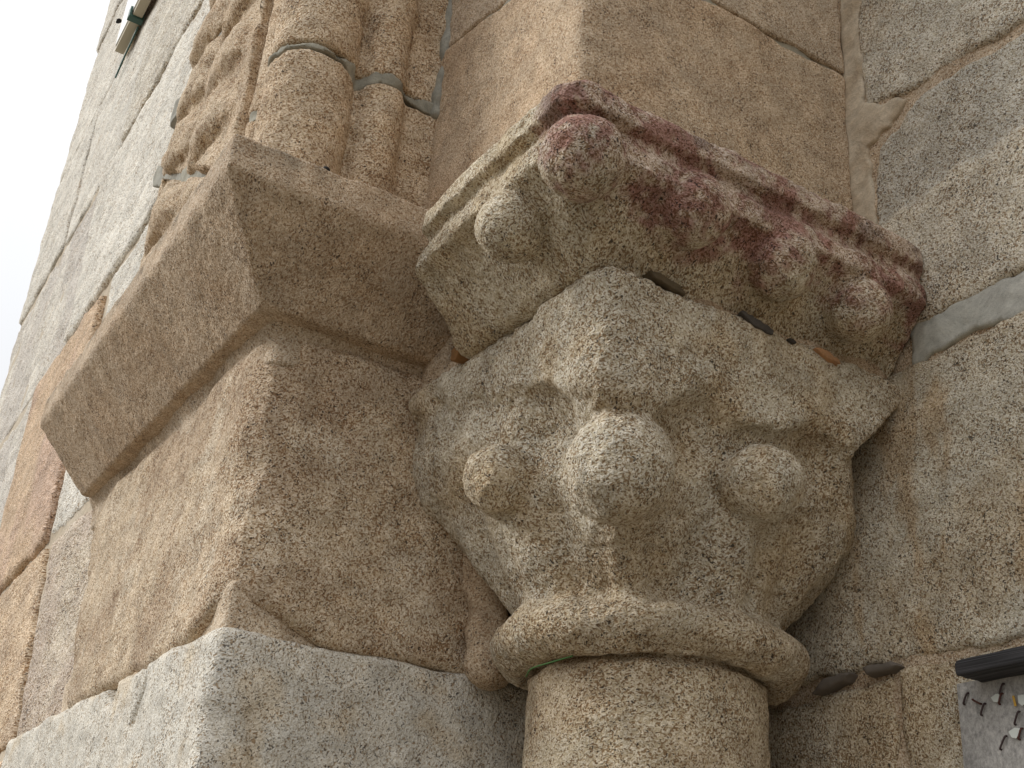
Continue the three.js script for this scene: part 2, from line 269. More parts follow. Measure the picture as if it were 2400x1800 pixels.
// ---------------------------------------------------------------- jamb pilaster with its arris towards the viewer
{
  const t = thing('corner_pilaster', 'square granite pilaster with a rounded arris, tan block over grey-white block', 'pilaster');
  { // tan upper block
    const f = (x, y, z) => {
      const left = -0.70 - 0.34 * (y - 0.5);
      const chipd = 0.034 * sstep(0.11, 0.0, Math.hypot(x + 0.02, z + 0.02)) + 0.006 * noise(x * 11, 3, z * 11);
      let d = rbox(x, y, z, [-1, 0.290 + chipd, -0.272 - 0.05 * sstep(0.47, 0.44, y)], [0.002, 0.626, 0.002], 0.014);
      d = smax(d, left - x, 0.02);
      d = smax(d, (x + z) * 0.7071 + 0.018 + 0.012 * noise(y * 14, x * 6, 2), 0.02);   // worn arris
      // hollows left by the dressing tool and a shallow swelling of the face
      d -= 0.006 * Math.max(0, noise(x * 5 + 3, y * 5, z * 5)) ;
      return d + rough(x, y, z, 31, 0.007, 0.0022, 0.0009);
    };
    carve(t, 'upper_block', f, [-0.82, 0.28, -0.36], [0.04, 0.65, 0.04], 0.0055, M.moulding, (x, y, z) => blend(blend([1.08, 1.06, 1.03], [0.88, 0.82, 0.77], patch(x, y, z, 4, 6, -0.1, 0.5)), [1.14, 1.16, 1.18], 0.8 * patch(x, y, z, 14, 11, 0.1, 0.45)));
  }
  { // grey lower block
    const f = (x, y, z) => {
      let d = rbox(x, y, z, [-1.02, -0.20, -0.42], [0, 0.295 + 0.005 * noise(x * 12, z * 12, 5), 0], 0.009);
      d = smax(d, (x + z) * 0.7071 + 0.008 + 0.008 * noise(y * 16, x * 6, 8), 0.012);
      d += rough(x, y, z, 51, 0.005, 0.002, 0.0009);
      d = smax(d, -capsule(x, y, z, [-0.236, 0.268, 0.002], [-0.262, 0.230, 0.002], 0.008, 0.010), 0.004);        // short slit in the front face
      d = smax(d, -capsule(x, y, z, [0.0, 0.215, -0.045], [0.002, 0.15, -0.062], 0.005, 0.007), 0.003);  // crack low on the side
      d = smax(d, -sphere(x, y, z, -0.395, 0.292, 0.004, 0.028), 0.01);                                            // broken edge
      return d;
    };
    carve(t, 'lower_block', f, [-1.06, -0.24, -0.46], [0.04, 0.33, 0.04], 0.0065, M.grey, (x, y, z) => blend(blend([1.03, 1.02, 1.0], [0.94, 0.94, 0.93], patch(x, y, z, 9, 6, -0.2, 0.4)), [0.97, 0.90, 0.80], patch(x, y, z, 19, 16, 0.2, 0.6)));
  }
  for (let k = 0; k < 3; k++) wallStone(t, Q(-1.02, -1.6 + k * 0.47, 0, -1.6 + (k + 1) * 0.47 - 0.012), 0, 0.4, M.grey, W1 && mottled(W1, [0.93, 0.88, 0.8], k), { h: 0.02, s: 60 + k, name: 'base_block' });
  // bedding mortar: under the tan block, under the impost, and the filled nook behind
  const bed = (x, y, z) => rbox(x, y, z, [-0.72, 0.27, -0.40], [-0.009, 0.345, -0.009], 0.006) + rough(x, y, z, 71, 0.008, 0.003, 0.0006);
  carve(t, 'mortar', (x, y, z) => smax(smax(bed(x, y, z), (x + z) * 0.7071 + 0.013, 0.012), -sphere(x, y, z, -0.405, 0.294, 0.0, 0.024), 0.006), [-0.77, 0.24, -0.44], [0.03, 0.37, 0.03], 0.006, M.tan, mottled([1.24, 1.27, 1.28], [1.04, 1.03, 1.0], 5, 14));
  const cap = (x, y, z) => { const g = 0.010 * sstep(0.615, 0.637, y); return smax(rbox(x, y, z, [-0.76, 0.585, -0.38], [-0.002 + g, 0.645, -0.002 + g], 0.006), (x + z) * 0.7071 + 0.012 - g, 0.01) + rough(x, y, z, 72, 0.007, 0.0025, 0.0006); };
  carve(t, 'mortar', cap, [-0.80, 0.56, -0.42], [0.04, 0.67, 0.04], 0.006, M.tan, mottled([1.12, 1.13, 1.13], [0.96, 0.95, 0.92], 6));
  carve(t, 'mortar', (x, y, z) => rbox(x, y, z, [-0.2, 0.57, -0.6], [0.055, 0.73, -0.185], 0.012) + rough(x, y, z, 74, 0.012, 0.006, 0.001), [-0.23, 0.54, -0.63], [0.09, 0.76, -0.14], 0.007, M.tan, mottled([0.98, 0.95, 0.9], [0.84, 0.78, 0.7], 9));
  const nook = (x, y, z) => smin(rbox(x, y, z, [-0.2, 0.25, -0.6], [-0.006, 0.65, -0.25], 0.01), capsule(x, y, z, [0.006, 0.43, -0.285], [0.030, 0.30, -0.288], 0.016, 0.030), 0.03) + rough(x, y, z, 73, 0.01, 0.004, 0.0008);
  carve(t, 'mortar', nook, [-0.23, 0.22, -0.63], [0.09, 0.68, -0.2], 0.007, M.tan, mottled([0.92, 0.88, 0.82], [0.78, 0.72, 0.64], 7));
}

// ---------------------------------------------------------------- plain chamfered impost over the pilaster
{
  const t = thing('plain_impost', 'smooth tan impost slab with a deep chamfer, crowning the left pilaster', 'impost');
  const f = (x, y, z) => {
    const k = 0.003, P = 0.111, m = 0.916, q = (0.727 - y) * m;
    let d = smax(smax(x - P, (x - P + q) * 0.737, k), smax(z - P, (z - P + q) * 0.737, k), k);
    d = smax(d, (x + z - 2 * P + 2 * Math.max(0, q)) * 0.7071 + 0.001 + 0.006 * noise(y * 38, x * 38, z * 38), 0.003);
    const chipn = 0.004 * noise(x * 26, y * 26 + 7, z * 26) - 0.0005;
    d = smax(d, (x - P + (x - P + q) * 0.737) * 0.7 + 0.0008 + chipn, 0.003); d = smax(d, (z - P + (z - P + q) * 0.737) * 0.7 + 0.0008 + chipn, 0.003);
    d = smax(d, y - 0.769, k); d = smax(d, 0.632 - y, k); d = smax(d, -0.742 - x, k); d = smax(d, -0.262 - z, k);
    d += rough(x, y, z, 81, 0.0020, 0.0012, 0.0007) + 0.003 * Math.max(0, noise(x * 40, y * 40, z * 40) - 0.25) * (Math.abs(x - P) < 0.02 || Math.abs(z - P) < 0.02 ? 1 : 0);
    return d;
  };
  carve(t, 'slab', f, [-0.77, 0.615, -0.29], [0.135, 0.79, 0.135], 0.0038, M.tan, (x, y, z) => blend(blend([1.0, 0.97, 0.93], [0.93, 0.87, 0.80], patch(x, y, z, 3, 9, -0.1, 0.5)), [0.62, 0.62, 0.60], 0.85 * sstep(-0.25, 0.2, noise(x * 26, y * 26 + 4, z * 26)) * sstep(0.752, 0.766, y + 0.014 * noise(x * 60, y * 60, z * 60)) * sstep(-0.12, 0.03, z)));
}

// ---------------------------------------------------------------- moulded archivolt above it
const bend = y => 0.8 * Math.max(0, y - 1.3) ** 2;
{
  const t = thing('moulded_archivolt', 'tan arch moulding of one thick and two thin rolls rising from the plain impost', 'arch moulding');
  const prof = (x, z) => {
    let d = Math.max(x + 0.004, z + 0.012, -x - 0.36, -0.17 - z);
    d = smax(d, (x + z) * 0.7071 + 0.05, 0.01);
    d = smax(d, -(Math.hypot(x - 0.022, z + 0.052) - 0.024), 0.012);          // quirk between the rolls
    d = smax(d, -(Math.hypot(x + 0.115, z - 0.02) - 0.028), 0.012);
    d = smin(d, Math.hypot(x + 0.034, z + 0.002) - 0.054, 0.008);
    d = smin(d, Math.hypot(x + 0.012, z + 0.090) - 0.029, 0.008);
    d = smin(d, Math.hypot(x + 0.185, z + 0.010) - 0.034, 0.012);
    return d;
  };
  const stone = (y0, y1, s) => (x, y, z) => {
    const X = x - bend(y); let d = prof(X, z);
    d = smax(d, y0 + 0.5 * 0 + 0.16 * (-X - 0.02) * (X < -0.02 ? 1 : 0) * 0.6 - y, 0.008);
    d = smax(d, y - y1 - 0.16 * (-X - 0.02) * (X < -0.02 ? 1 : 0) * 0.6, 0.008);
    return d + rough(x, y, z, s, 0.004, 0.003, 0.0012);
  };
  const cls = (x, y, z) => { const X = x - bend(y); return Math.hypot(X + 0.034, z + 0.002) < 0.063 ? 'thick_roll' : Math.hypot(X + 0.012, z + 0.09) < 0.037 ? 'thin_roll' : Math.hypot(X + 0.185, z + 0.01) < 0.042 ? 'thin_roll#2' : 'fillet'; };
  const tint = mottled([1.08, 1.04, 0.99], [0.99, 0.92, 0.84], 12, 8);
  const low = new THREE.Group(); low.name = 'voussoir'; t.add(low); const up = new THREE.Group(); up.name = 'voussoir'; t.add(up);
  carve(low, 'fillet', stone(0.76, 0.995, 91), [-0.40, 0.73, -0.20], [0.05, 1.10, 0.08], 0.0055, M.moulding, tint, cls);
  carve(up, 'fillet', stone(1.008, 1.75, 92), [-0.40, 0.98, -0.20], [0.24, 1.79, 0.08], 0.0065, M.moulding, tint, cls);
  const joint = (x, y, z) => Math.max(prof(x - bend(y), z) + 0.001 + 0.004 * noise(x * 50, y * 50, z * 50), Math.abs(y - 1.0015 - 0.096 * (x < -0.02 ? -x - 0.02 : 0)) - 0.007 - 0.013 * noise(x * 22, 4.3, z * 22));
  carve(t, 'mortar', joint, [-0.40, 0.95, -0.20], [0.05, 1.08, 0.08], 0.004, M.cement, mottled([1.06, 1.04, 0.98], [0.86, 0.85, 0.8], 2));
}

// ---------------------------------------------------------------- carved outer band
{
  const t = thing('carved_band', 'tan outer arch band carved with rows of worn scalloped leaves', 'carved arch');
  const lobes = []; const r = rng(9);
  for (let k = 0; k < 11; k++) { lobes.push([-0.455 + 0.03 * (r() - 0.5), 0.76 + k * 0.125 + 0.02 * r(), 0.105, 0.064]); lobes.push([-0.675 + 0.03 * (r() - 0.5), 0.70 + k * 0.128 + 0.02 * r(), 0.088, 0.064]); }
  const lobe = (x, y, z, l) => { const X = x - bend(y), dx = (X - l[0]) / l[2], dz = (z - 0.002) / 0.028, w = y - l[1] - 0.02 * Math.cos(dx * 1.6); const dy = w < 0 ? w / (l[3] * 0.38) : w / (l[3] * 1.35); return (Math.hypot(dx, dy, dz) - 1) * 0.03; };
  const base = (x, y, z) => { const X = x - bend(y); let d = Math.max(-0.90 - X, X + 0.33, z - 0.006 + 0.03 * sstep(-0.80, -0.88, X), -0.2 - z); for (const l of lobes) { if (Math.abs(y - l[1]) < 0.16) d = smin(d, lobe(x, y, z, l), 0.010); } return d; };
  const jy = X => 1.05 + (-0.4 - X) * 0.58;
  const part = (sgn, y0, y1, s) => (x, y, z) => { const X = x - bend(y); let d = base(x, y, z); d = smax(d, sgn * (y - jy(X)) * 0.86 + 0.006, 0.01); d = Math.max(d, y0 - y, y - y1); return d + rough(x, y, z, s, 0.006, 0.004, 0.0014); };
  const cls = (x, y, z) => { for (let i = 0; i < lobes.length; i++) if (Math.abs(y - lobes[i][1]) < 0.09 && z > 0.012 && lobe(x, y, z, lobes[i]) < 0.006) return 'leaf_lobe#' + i; return 'voussoir'; };
  const tint = mottled([1.05, 1.02, 0.98], [0.98, 0.93, 0.88], 22, 7);
  carve(t, 'voussoir', part(1, 0.74, 3, 101), [-0.95, 0.70, -0.23], [-0.26, 1.42, 0.10], 0.0075, M.moulding, tint, cls);
  carve(t, 'voussoir', part(-1, 0.7, 1.46, 102), [-0.95, 1.0, -0.23], [-0.22, 1.50, 0.10], 0.0075, M.moulding, tint, cls);
  carve(t, 'voussoir', (x, y, z) => Math.max(base(x, y, z), 1.475 - y, y - 2.0) + rough(x, y, z, 103, 0.006, 0.004, 0.0014), [-0.95, 1.45, -0.23], [0.12, 2.03, 0.10], 0.009, M.moulding, tint, cls);
  const mort = (x, y, z) => { const X = x - bend(y); return Math.max(-0.90 - X, X + 0.34, z - 0.004, -0.2 - z, Math.min(Math.abs(y - jy(X)) * 0.86 - 0.02, Math.abs(y - 1.467) - 0.02)) + 0.004 * noise(x * 40, y * 40, z * 40); };
  carve(t, 'mortar', mort, [-0.95, 1.0, -0.23], [-0.26, 1.52, 0.03], 0.006, M.cement, mottled(W1, [1.1, 1.08, 1.02], 3));
}

// ---------------------------------------------------------------- inner arch order over the capital
{
  const t = thing('inner_arch', 'smooth tan corner block of the inner arch standing above the capital', 'arch');
  const jy = x => 1.03 + 0.21 * (0.331 - x);
  const blk = (sgn, y0, y1, s) => (x, y, z) => {
    const X = x - 0.25 * Math.max(0, y - 1.2) ** 2;
    let d = rbox(X, y, z, [-0.06, y0, -0.556], [0.331, y1, -0.165], 0.007);
    d = smax(d, (X + z) * 0.7071 - (0.331 - 0.165) * 0.7071 + 0.006 + 0.006 * noise(y * 18, 1, s), 0.008);
    d = smax(d, sgn * (y - jy(x)) + 0.0025 + 0.003 * noise(x * 20, z * 20, s), 0.004);
    return d + rough(x, y, z, s, 0.0035, 0.0014, 0.0007);
  };
  const tint = mottled([1.02, 0.97, 0.90], [0.98, 0.89, 0.79], 41, 6);
  carve(t, 'voussoir', blk(1, 0.718, 1.4, 111), [-0.09, 0.69, -0.58], [0.36, 1.15, -0.14], 0.006, M.tan, tint);
  carve(t, 'voussoir', blk(-1, 0.9, 1.75, 112), [-0.09, 1.0, -0.58], [0.46, 1.79, -0.14], 0.007, M.tan, mottled([1.02, 1.0, 0.97], [0.95, 0.93, 0.9], 42, 6));
  const mt = (x, y, z) => Math.max(rbox(x, y, z, [-0.06, 0.9, -0.55], [0.326, 1.3, -0.169], 0.008), Math.abs(y - jy(x)) - 0.016) + 0.004 * noise(x * 40, y * 40, z * 40);
  carve(t, 'mortar', mt, [-0.09, 0.98, -0.58], [0.36, 1.17, -0.14], 0.006, M.cement, mottled([1.14, 1.08, 0.98], [1, 0.98, 0.94], 44));
  const side = (x, y, z) => rbox(x, y, z, [-0.02, 0.99, -0.185], [0.004, 1.4, -0.160], 0.008) + 0.009 * noise(x * 30, y * 30, z * 30);   // cement pointing against the moulded arch
  carve(t, 'mortar', side, [-0.05, 0.96, -0.21], [0.03, 1.43, -0.13], 0.005, M.cement, mottled(W1, [0.86, 0.86, 0.84], 2));
}

// ---------------------------------------------------------------- impost block with carved balls, stained pink
{
  const t = thing('ball_impost', 'granite impost with carved balls, upper side stained pinkish red, above the capital', 'impost');
  const balls = [[0.418, 0.656, -0.118, 0.038], [0.414, 0.658, -0.248, 0.034], [0.411, 0.643, -0.361, 0.034], [0.406, 0.632, -0.468, 0.033], [0.320, 0.632, -0.108, 0.032]];
  const inset = y => y > 0.702 ? 0.006 * sstep(0.718, 0.732, y) : y > 0.690 ? 0.011 * sstep(0.702, 0.696, y) : y > 0.662 ? mix(0.004, 0.011, sstep(0.677, 0.690, y)) : 0.004 + 0.012 * sstep(0.662, 0.652, y) + 0.006 * sstep(0.660, 0.640, y) + Math.max(0, 0.655 - y) * 0.88;
  const f = (x, y, z) => {
    const wy = y + 0.004 * noise(x * 7, 2, z * 7), i = inset(wy), skew = 0.03 * (z + 0.1);
    let d = smax((x - 0.439 + i - skew * 0.2) * 0.8, (z + 0.0865 + i) * 0.8, 0.02);
    d = smax(d, y - 0.729, 0.006); d = smax(d, 0.590 - 0.02 * Math.max(0, -z - 0.45) * 2 - y, 0.008); d = smax(Math.max(d, -0.553 - z), 0.125 + 0.25 * (y - 0.6) + 0.02 * noise(y * 18, z * 12, 2) - x, 0.02);
    // right-hand end rounded back towards the wall
    d = smax(d, (x - 0.439) * 0.8 - (z + 0.552) * 0.6, 0.03);
    d = smax(d, (x + z - (0.437 - 0.0875) + 2 * i) * 0.7071 + 0.006, 0.010);
    for (const b of balls) d = smin(d, sphere(x, y, z, b[0], b[1], b[2], b[3] + 0.001), 0.006);
    return d + rough(x, y, z, 121, 0.0030, 0.0024, 0.0014);
  };
  const cls = (x, y, z) => { for (let k = 0; k < balls.length; k++) if (sphere(x, y, z, ...balls[k]) < 0.006) return 'ball#' + k; return y > 0.693 ? 'upper_moulding' : 'body'; };
  const tint = (x, y, z) => {
    const n = noise(x * 16, y * 16, z * 16) + 0.6 * noise(x * 45, y * 45, z * 45), n2 = noise(x * 110, y * 110, z * 110);
    let c = blend([0.98, 0.95, 0.88], [0.88, 0.80, 0.67], patch(x, y, z, 5, 9, -0.1, 0.4));
    const red = sstep(0.598, 0.656, y + 0.034 * n + 0.022 * n2) * sstep(0.385, 0.415, x + 0.028 * n + 0.01 * n2);
    c = blend(c, blend([0.95, 0.84, 0.82], [0.56, 0.34, 0.33], sstep(-0.3, 0.4, n + 0.9 * n2)), red);
    const dark = sstep(0.0, 0.3, noise(x * 24 + 9, y * 24, z * 24) + 0.5 * n2) * sstep(0.69, 0.708, y + 0.012 * n) * sstep(0.36, 0.41, x + 0.02 * n);
    c = blend(c, [0.46, 0.39, 0.39], 0.8 * dark);
    const lich = sstep(0.05, 0.32, noise(x * 21 + 3, y * 21 + 8, z * 21) + 0.4 * n2) * sstep(0.055, 0.03, Math.hypot(x - 0.43, y - 0.665, z + 0.115));
    return blend(c, [0.95, 0.96, 0.95], 0.8 * lich);
  };
  carve(t, 'body', f, [0.05, 0.57, -0.575], [0.47, 0.75, -0.05], 0.0036, M.capital, tint, cls);
}

// ---------------------------------------------------------------- capital
const CX = 0.165, CZ = -0.395;
{
  const t = thing('capital', 'worn granite capital with three carved balls beneath a square abacus', 'capital');
  const b0 = [0.172, 0.418, 0.164], b1 = [0.016, 0.443, 0.198], b2 = [0.190, 0.437, 0.014];
  const HW = [[0.28, 0.122], [0.33, 0.128], [0.37, 0.142], [0.41, 0.158], [0.45, 0.175], [0.50, 0.192], [0.7, 0.196]];
  const hwAt = y => { for (let i = 1; i < HW.length; i++) if (y < HW[i][0]) { const a = HW[i - 1], b = HW[i]; return mix(a[1], b[1], clamp((y - a[0]) / (b[0] - a[0]), 0, 1)); } return 0.196; };
  const f = (x, y, z) => {
    const u = x - CX, w = z - CZ;
    // thick abacus, its lower edge dipping towards the front corner
    const lowA = Math.min(0.572, 0.474 + Math.max(0, 0.2 - u) * 0.33 + Math.max(0, 0.2 - w) * 0.10 + Math.max(0, -0.10 - w) * 0.9) + 0.006 * noise(u * 14, 1, w * 14);
    const tap = Math.max(0, 0.585 - y) * 0.10;
    let ab = smax((Math.abs(u) - 0.215 + tap), (Math.abs(w) - 0.222 + tap), 0.008);
    ab = smax(ab, (u + w - 0.437 + 2 * tap) * 0.7071 + 0.009 + 0.008 * noise(y * 16, 4, 1), 0.014);
    ab = smax(ab, y - 0.590, 0.012); ab = smax(ab, (lowA - y) * 0.9, 0.009);
    // bell: round at the necking, nearly square from half height up
    const hw = hwAt(y) + 0.010 * sstep(0.02, -0.09, u) * sstep(0.445, 0.472, y + 0.01 * noise(u * 20, 2, w * 20)), p = 2 + 6 * sstep(0.33, 0.48, y);
    const q = Math.pow(Math.pow(Math.abs(u), p) + Math.pow(Math.abs(w) * 0.955, p), 1 / p);
    let bell = Math.max((q - hw) * 0.85, y - 0.584, 0.285 - y);
    bell = smax(bell, (u - 0.186) * 0.75 - (w + 0.110) * 0.66, 0.010);                          // rear corner cut back towards the wall
    const th = Math.atan2(w, u);
    bell += 0.0045 * Math.cos(th * 16 + 0.4) * sstep(0.32, 0.36, y) * sstep(0.46, 0.40, y);     // worn leaf ribs
    ab = Math.max(ab, -0.168 - u);
    let d = smin(ab, bell, 0.022);
    d = smin(d, capsule(u, y, w, [0.180, 0.500, 0.180], [0.150, 0.430, 0.150], 0.020, 0.036), 0.03);   // corner leaf that carries the ball
    d = smin(d, capsule(u, y, w, [0.140, 0.41, 0.138], [0.092, 0.335, 0.092], 0.028, 0.016), 0.018);     // the three leaves whose tips curl into the balls
    d = smin(d, capsule(u, y, w, [0.012, 0.42, 0.160], [0.006, 0.335, 0.126], 0.026, 0.014), 0.016);
    d = smin(d, capsule(u, y, w, [0.158, 0.42, 0.012], [0.126, 0.335, 0.006], 0.026, 0.014), 0.016);
    // hollows under the abacus on both sides of the corner leaf and round the side balls
    for (const [a, b, c, rr] of [[0.090, 0.204, 0.474, 0.030], [0.202, 0.095, 0.462, 0.031], [0.202, -0.055, 0.470, 0.026]]) d = smax(d, -(Math.hypot(u - a, (y - c) * 1.05, w - b) - rr), 0.030);
    d = smin(d, Math.max(Math.hypot(u - b0[0], (y - b0[1]) * (y < b0[1] ? 0.90 : 1.0), w - b0[2]) - 0.0478), 0.005);
    d = smin(d, sphere(u, y, w, ...b1, 0.0345), 0.008);
    d = smin(d, sphere(u, y, w, ...b2, 0.0385), 0.007);
    // necking ring
    d = smin(d, Math.hypot(Math.hypot(u, w) - 0.138, (y - 0.304 - 0.006 * noise(u * 9, 5, w * 9)) * 1.05) - 0.0225 - 0.004 * noise(u * 12, 8, w * 12), 0.022);
    return d + rough(x, y, z, 131, 0.0045, 0.0032, 0.0016) + 0.0010 * noise(x * 90, y * 260, z * 90);
  };
  const cls = (x, y, z) => {
    const u = x - CX, w = z - CZ;
    if (sphere(u, y, w, ...b0, 0.057) < 0) return 'corner_ball'; if (sphere(u, y, w, ...b1, 0.044) < 0) return 'side_ball#1'; if (sphere(u, y, w, ...b2, 0.046) < 0) return 'side_ball#2';
    if (y < 0.336 && Math.hypot(u, w) > 0.132 - (y - 0.30) * 0.1) return 'necking_ring';
    if (y > 0.488) return 'abacus'; return 'bell';
  };
  const tint = (x, y, z) => blend(blend([1.01, 1.0, 0.97], [0.92, 0.86, 0.77], patch(x, y, z, 6, 8, -0.1, 0.45)), [0.95, 0.83, 0.66], 0.6 * patch(x, y, z, 16, 12, 0.1, 0.5));
  carve(t, 'bell', f, [-0.08, 0.255, -0.66], [0.42, 0.62, -0.13], 0.0036, M.capital, tint, cls);
}

// ---------------------------------------------------------------- column
{
  const t = thing('column_shaft', 'round granite column shaft standing under the carved capital', 'column');
  const f = (x, y, z) => Math.max(Math.hypot(x - CX, z - CZ) - 0.1205 + 0.010 * sstep(0.272, 0.284, y + 0.006 * noise(x * 30, 1, z * 30)), y - 0.292, -1.6 - y) + rough(x, y, z, 141, 0.004, 0.0024, 0.0012);
  const tint = mottled([1.0, 0.94, 0.84], [0.90, 0.80, 0.68], 51, 9);
  carve(t, 'shaft', f, [0.02, 0.0, -0.54], [0.31, 0.32, -0.25], 0.0042, M.capital, tint);
  const g = (x, y, z) => Math.max(Math.hypot(x - CX, z - CZ) - 0.1215, y + 0.006, -1.6 - y) + rough(x, y, z, 142, 0.004, 0.0024, 0);
  carve(t, 'lower_drum', g, [0.02, -1.63, -0.54], [0.31, 0.02, -0.25], 0.014, M.capital, tint);
}

// ---------------------------------------------------------------- inner jamb wall to the right
{
  const t = thing('jamb_wall', 'cream grey granite jamb wall of large blocks behind and right of the capital', 'wall');
  const Z = -0.554;
  const cream = mottled([1.03, 1.0, 0.94], [0.94, 0.86, 0.74], 61, 7), greyer = mottled([0.98, 0.97, 0.94], [0.88, 0.84, 0.78], 62, 6), ochre = mottled([0.97, 0.95, 0.90], [0.90, 0.81, 0.68], 63, 7);
  const S = (pts, dz, mat, tint, s, o = {}) => wallStone(t, pts, Z + dz, 0.10, mat, tint, { h: 0.006, s, wob: 0.008, big: 0.004, r: 0.0035, ...o });
  S([[0.358, 0.958], [0.42, 0.945], [0.95, 0.921], [0.95, 1.75], [0.358, 1.75]], 0.001, M.wall, greyer, 201);
  S([[0.358, 0.645], [0.41, 0.645], [0.95, 0.650], [0.95, 0.908], [0.436, 0.930], [0.395, 0.912], [0.358, 0.90]], 0.003, M.wall, (x, y, z) => blend(cream(x, y, z), [0.80, 0.80, 0.79], 0.85 * sstep(-0.008, 0.008, y - 0.795 - 0.10 * (x - 0.4) + 0.03 * noise(x * 18, 2, 1) + 0.012 * noise(x * 60, y * 60, 1))), 202, { extra: (d, x, y) => d + 0.004 * sstep(-0.004, 0.004, y - 0.795 - 0.10 * (x - 0.4) + 0.03 * noise(x * 18, 2, 1)) });
  S([[-0.1, 0.306], [0.30, 0.303], [0.95, 0.31], [0.95, 0.609], [0.43, 0.607], [-0.1, 0.60]], 0.002, M.wall, (x, y, z) => blend(blend([0.98, 0.95, 0.88], [0.88, 0.80, 0.68], patch(x, y, z, 64, 7, -0.1, 0.4)), [0.80, 0.62, 0.42], 0.7 * patch(x * 2.2, y * 0.6, z, 65, 14, 0.12, 0.42)), 203);
  S([[0.05, -0.3], [0.3405, -0.3], [0.342, 0.286], [0.24, 0.283], [0.05, 0.287]], 0.001, M.capital, ochre, 204);
  S([[0.352, -0.3], [0.95, -0.3], [0.95, 0.299], [0.353, 0.290]], 0.001, M.capital, ochre, 205);
  S(Q(0.05, -1.6, 0.95, -0.312), 0.001, M.wall, cream, 206, { h: 0.02 });
  const core = (x, y, z) => rbox(x, y, z, [-0.2, -1.6, -0.95], [0.94, 1.75, Z - 0.0045], 0.004) + rough(x, y, z, 210, 0.003, 0.0016, 0.0004);
  carve(t, 'mortar', core, [-0.24, -1.64, -0.99], [0.98, 1.79, Z + 0.02], 0.0125, M.tan, mottled([1.08, 1.07, 1.04], [0.94, 0.9, 0.84], 66));
  // smooth lime repairs in the bed joint and down the corner
  const patchy = (pts, zf, mat, tint, s) => wallStone(t, pts, zf, 0.02, mat, tint, { h: 0.004, s, wob: 0.009, big: 0.003, r: 0.002, name: 'mortar' });
  patchy([[0.392, 0.606], [0.95, 0.612], [0.95, 0.652], [0.39, 0.652]], Z + 0.0005, M.lime, mottled(W1, [0.94, 0.94, 0.92], 67), 211);
  patchy([[0.318, 0.70], [0.359, 0.70], [0.360, 0.903], [0.394, 0.915], [0.425, 0.934], [0.396, 0.955], [0.360, 0.966], [0.359, 1.4], [0.318, 1.4]], Z + 0.0005, M.mortar, mottled([1.0, 0.99, 0.96], [0.86, 0.81, 0.74], 68, 26), 212);
  // slate wedges driven into the lower bed joint
  const slate = new THREE.MeshStandardMaterial({ color: new THREE.Color(0.16, 0.135, 0.11), roughness: 0.85 });
  const wedge = (pts, s) => wallStone(t, pts, Z + 0.011, 0.03, slate, null, { h: 0.0022, s, wob: 0.002, big: 0.003, r: 0.002, name: 'slate_wedge' });
  wedge([[0.248, 0.284], [0.262, 0.2945], [0.285, 0.2985], [0.297, 0.297], [0.290, 0.2905], [0.262, 0.2845]], 1);
  wedge([[0.314, 0.3005], [0.318, 0.2915], [0.345, 0.2905], [0.357, 0.2955], [0.350, 0.300], [0.330, 0.3025]], 2);
}

// ---------------------------------------------------------------- the rest of the doorway, right of the frame
{
  const t = thing('opposite_jamb', 'granite jamb on the other side of the doorway, outside the picture', 'wall');
  wallStone(t, Q(3.05, -1.6, 6.5, 4.4), -0.02, 0.9, M.grey, mottled(W1, [0.92, 0.88, 0.8], 3), { h: 0.06, s: 401, name: 'pilaster' });
  wallStone(t, Q(2.15, -1.6, 3.04, 3.4), -0.554, 0.4, M.wall, mottled(W1, [0.92, 0.88, 0.8], 4), { h: 0.04, s: 402, name: 'inner_block' });
  const d = thing('door', 'dark wooden door closing the portal, outside the picture', 'door');
  const wood = mat0(0.07, 0.045, 0.028);
  for (let k = 0; k < 6; k++) { const g = new THREE.BoxGeometry(0.196, 3.6, 0.05); g.translate(0.95 + 0.1 + k * 0.2, 0.2, -0.93); mesh('plank', g, wood, d); }
}

// ---------------------------------------------------------------- small things
const mat = (r, g, b, rough = 0.8, o = {}) => new THREE.MeshStandardMaterial({ color: new THREE.Color(r, g, b), roughness: rough, ...o });
function chip(name, label, pts, face, col, s, axis) {   // a flat broken shard wedged in the joint between capital and impost; pts in (z, y) or (x, y)
  const t = thing(name, label, 'shard'), T = 0.022, us = pts.map(p => p[0]), ys = pts.map(p => p[1]);
  const f = (x, y, z) => { const a = axis === 'x' ? z : x, o = axis === 'x' ? x : z; return smax(poly2(a, y + 0.0012 * noise(a * 140 + s, y * 140, 2), pts), Math.abs(o - face + T / 2) - T / 2, 0.001) + 0.0012 * noise(x * 120 + s, y * 120, z * 120); };
  const u0 = Math.min(...us) - 0.006, u1 = Math.max(...us) + 0.006, y0 = Math.min(...ys) - 0.006, y1 = Math.max(...ys) + 0.006;
  carve(t, 'shard', f, axis === 'x' ? [face - T - 0.005, y0, u0] : [u0, y0, face - T - 0.005], axis === 'x' ? [face + 0.006, y1, u1] : [u1, y1, face + 0.006], 0.0016, plasterLike(col), null);
}
const shardMats = {};
function plasterLike(c) { const k = c.join(); return shardMats[k] ??= Object.assign(plaster(c[0], c, 0.0006), { roughness: 0.8 }); }
chip('slate_shard', 'long dark olive slate shard in the joint near the capital front corner', [[-0.226, 0.6005], [-0.230, 0.5945], [-0.262, 0.5885], [-0.272, 0.5890], [-0.258, 0.5955], [-0.240, 0.6010]], 0.3815, [92, 78, 56], 1, 'x');
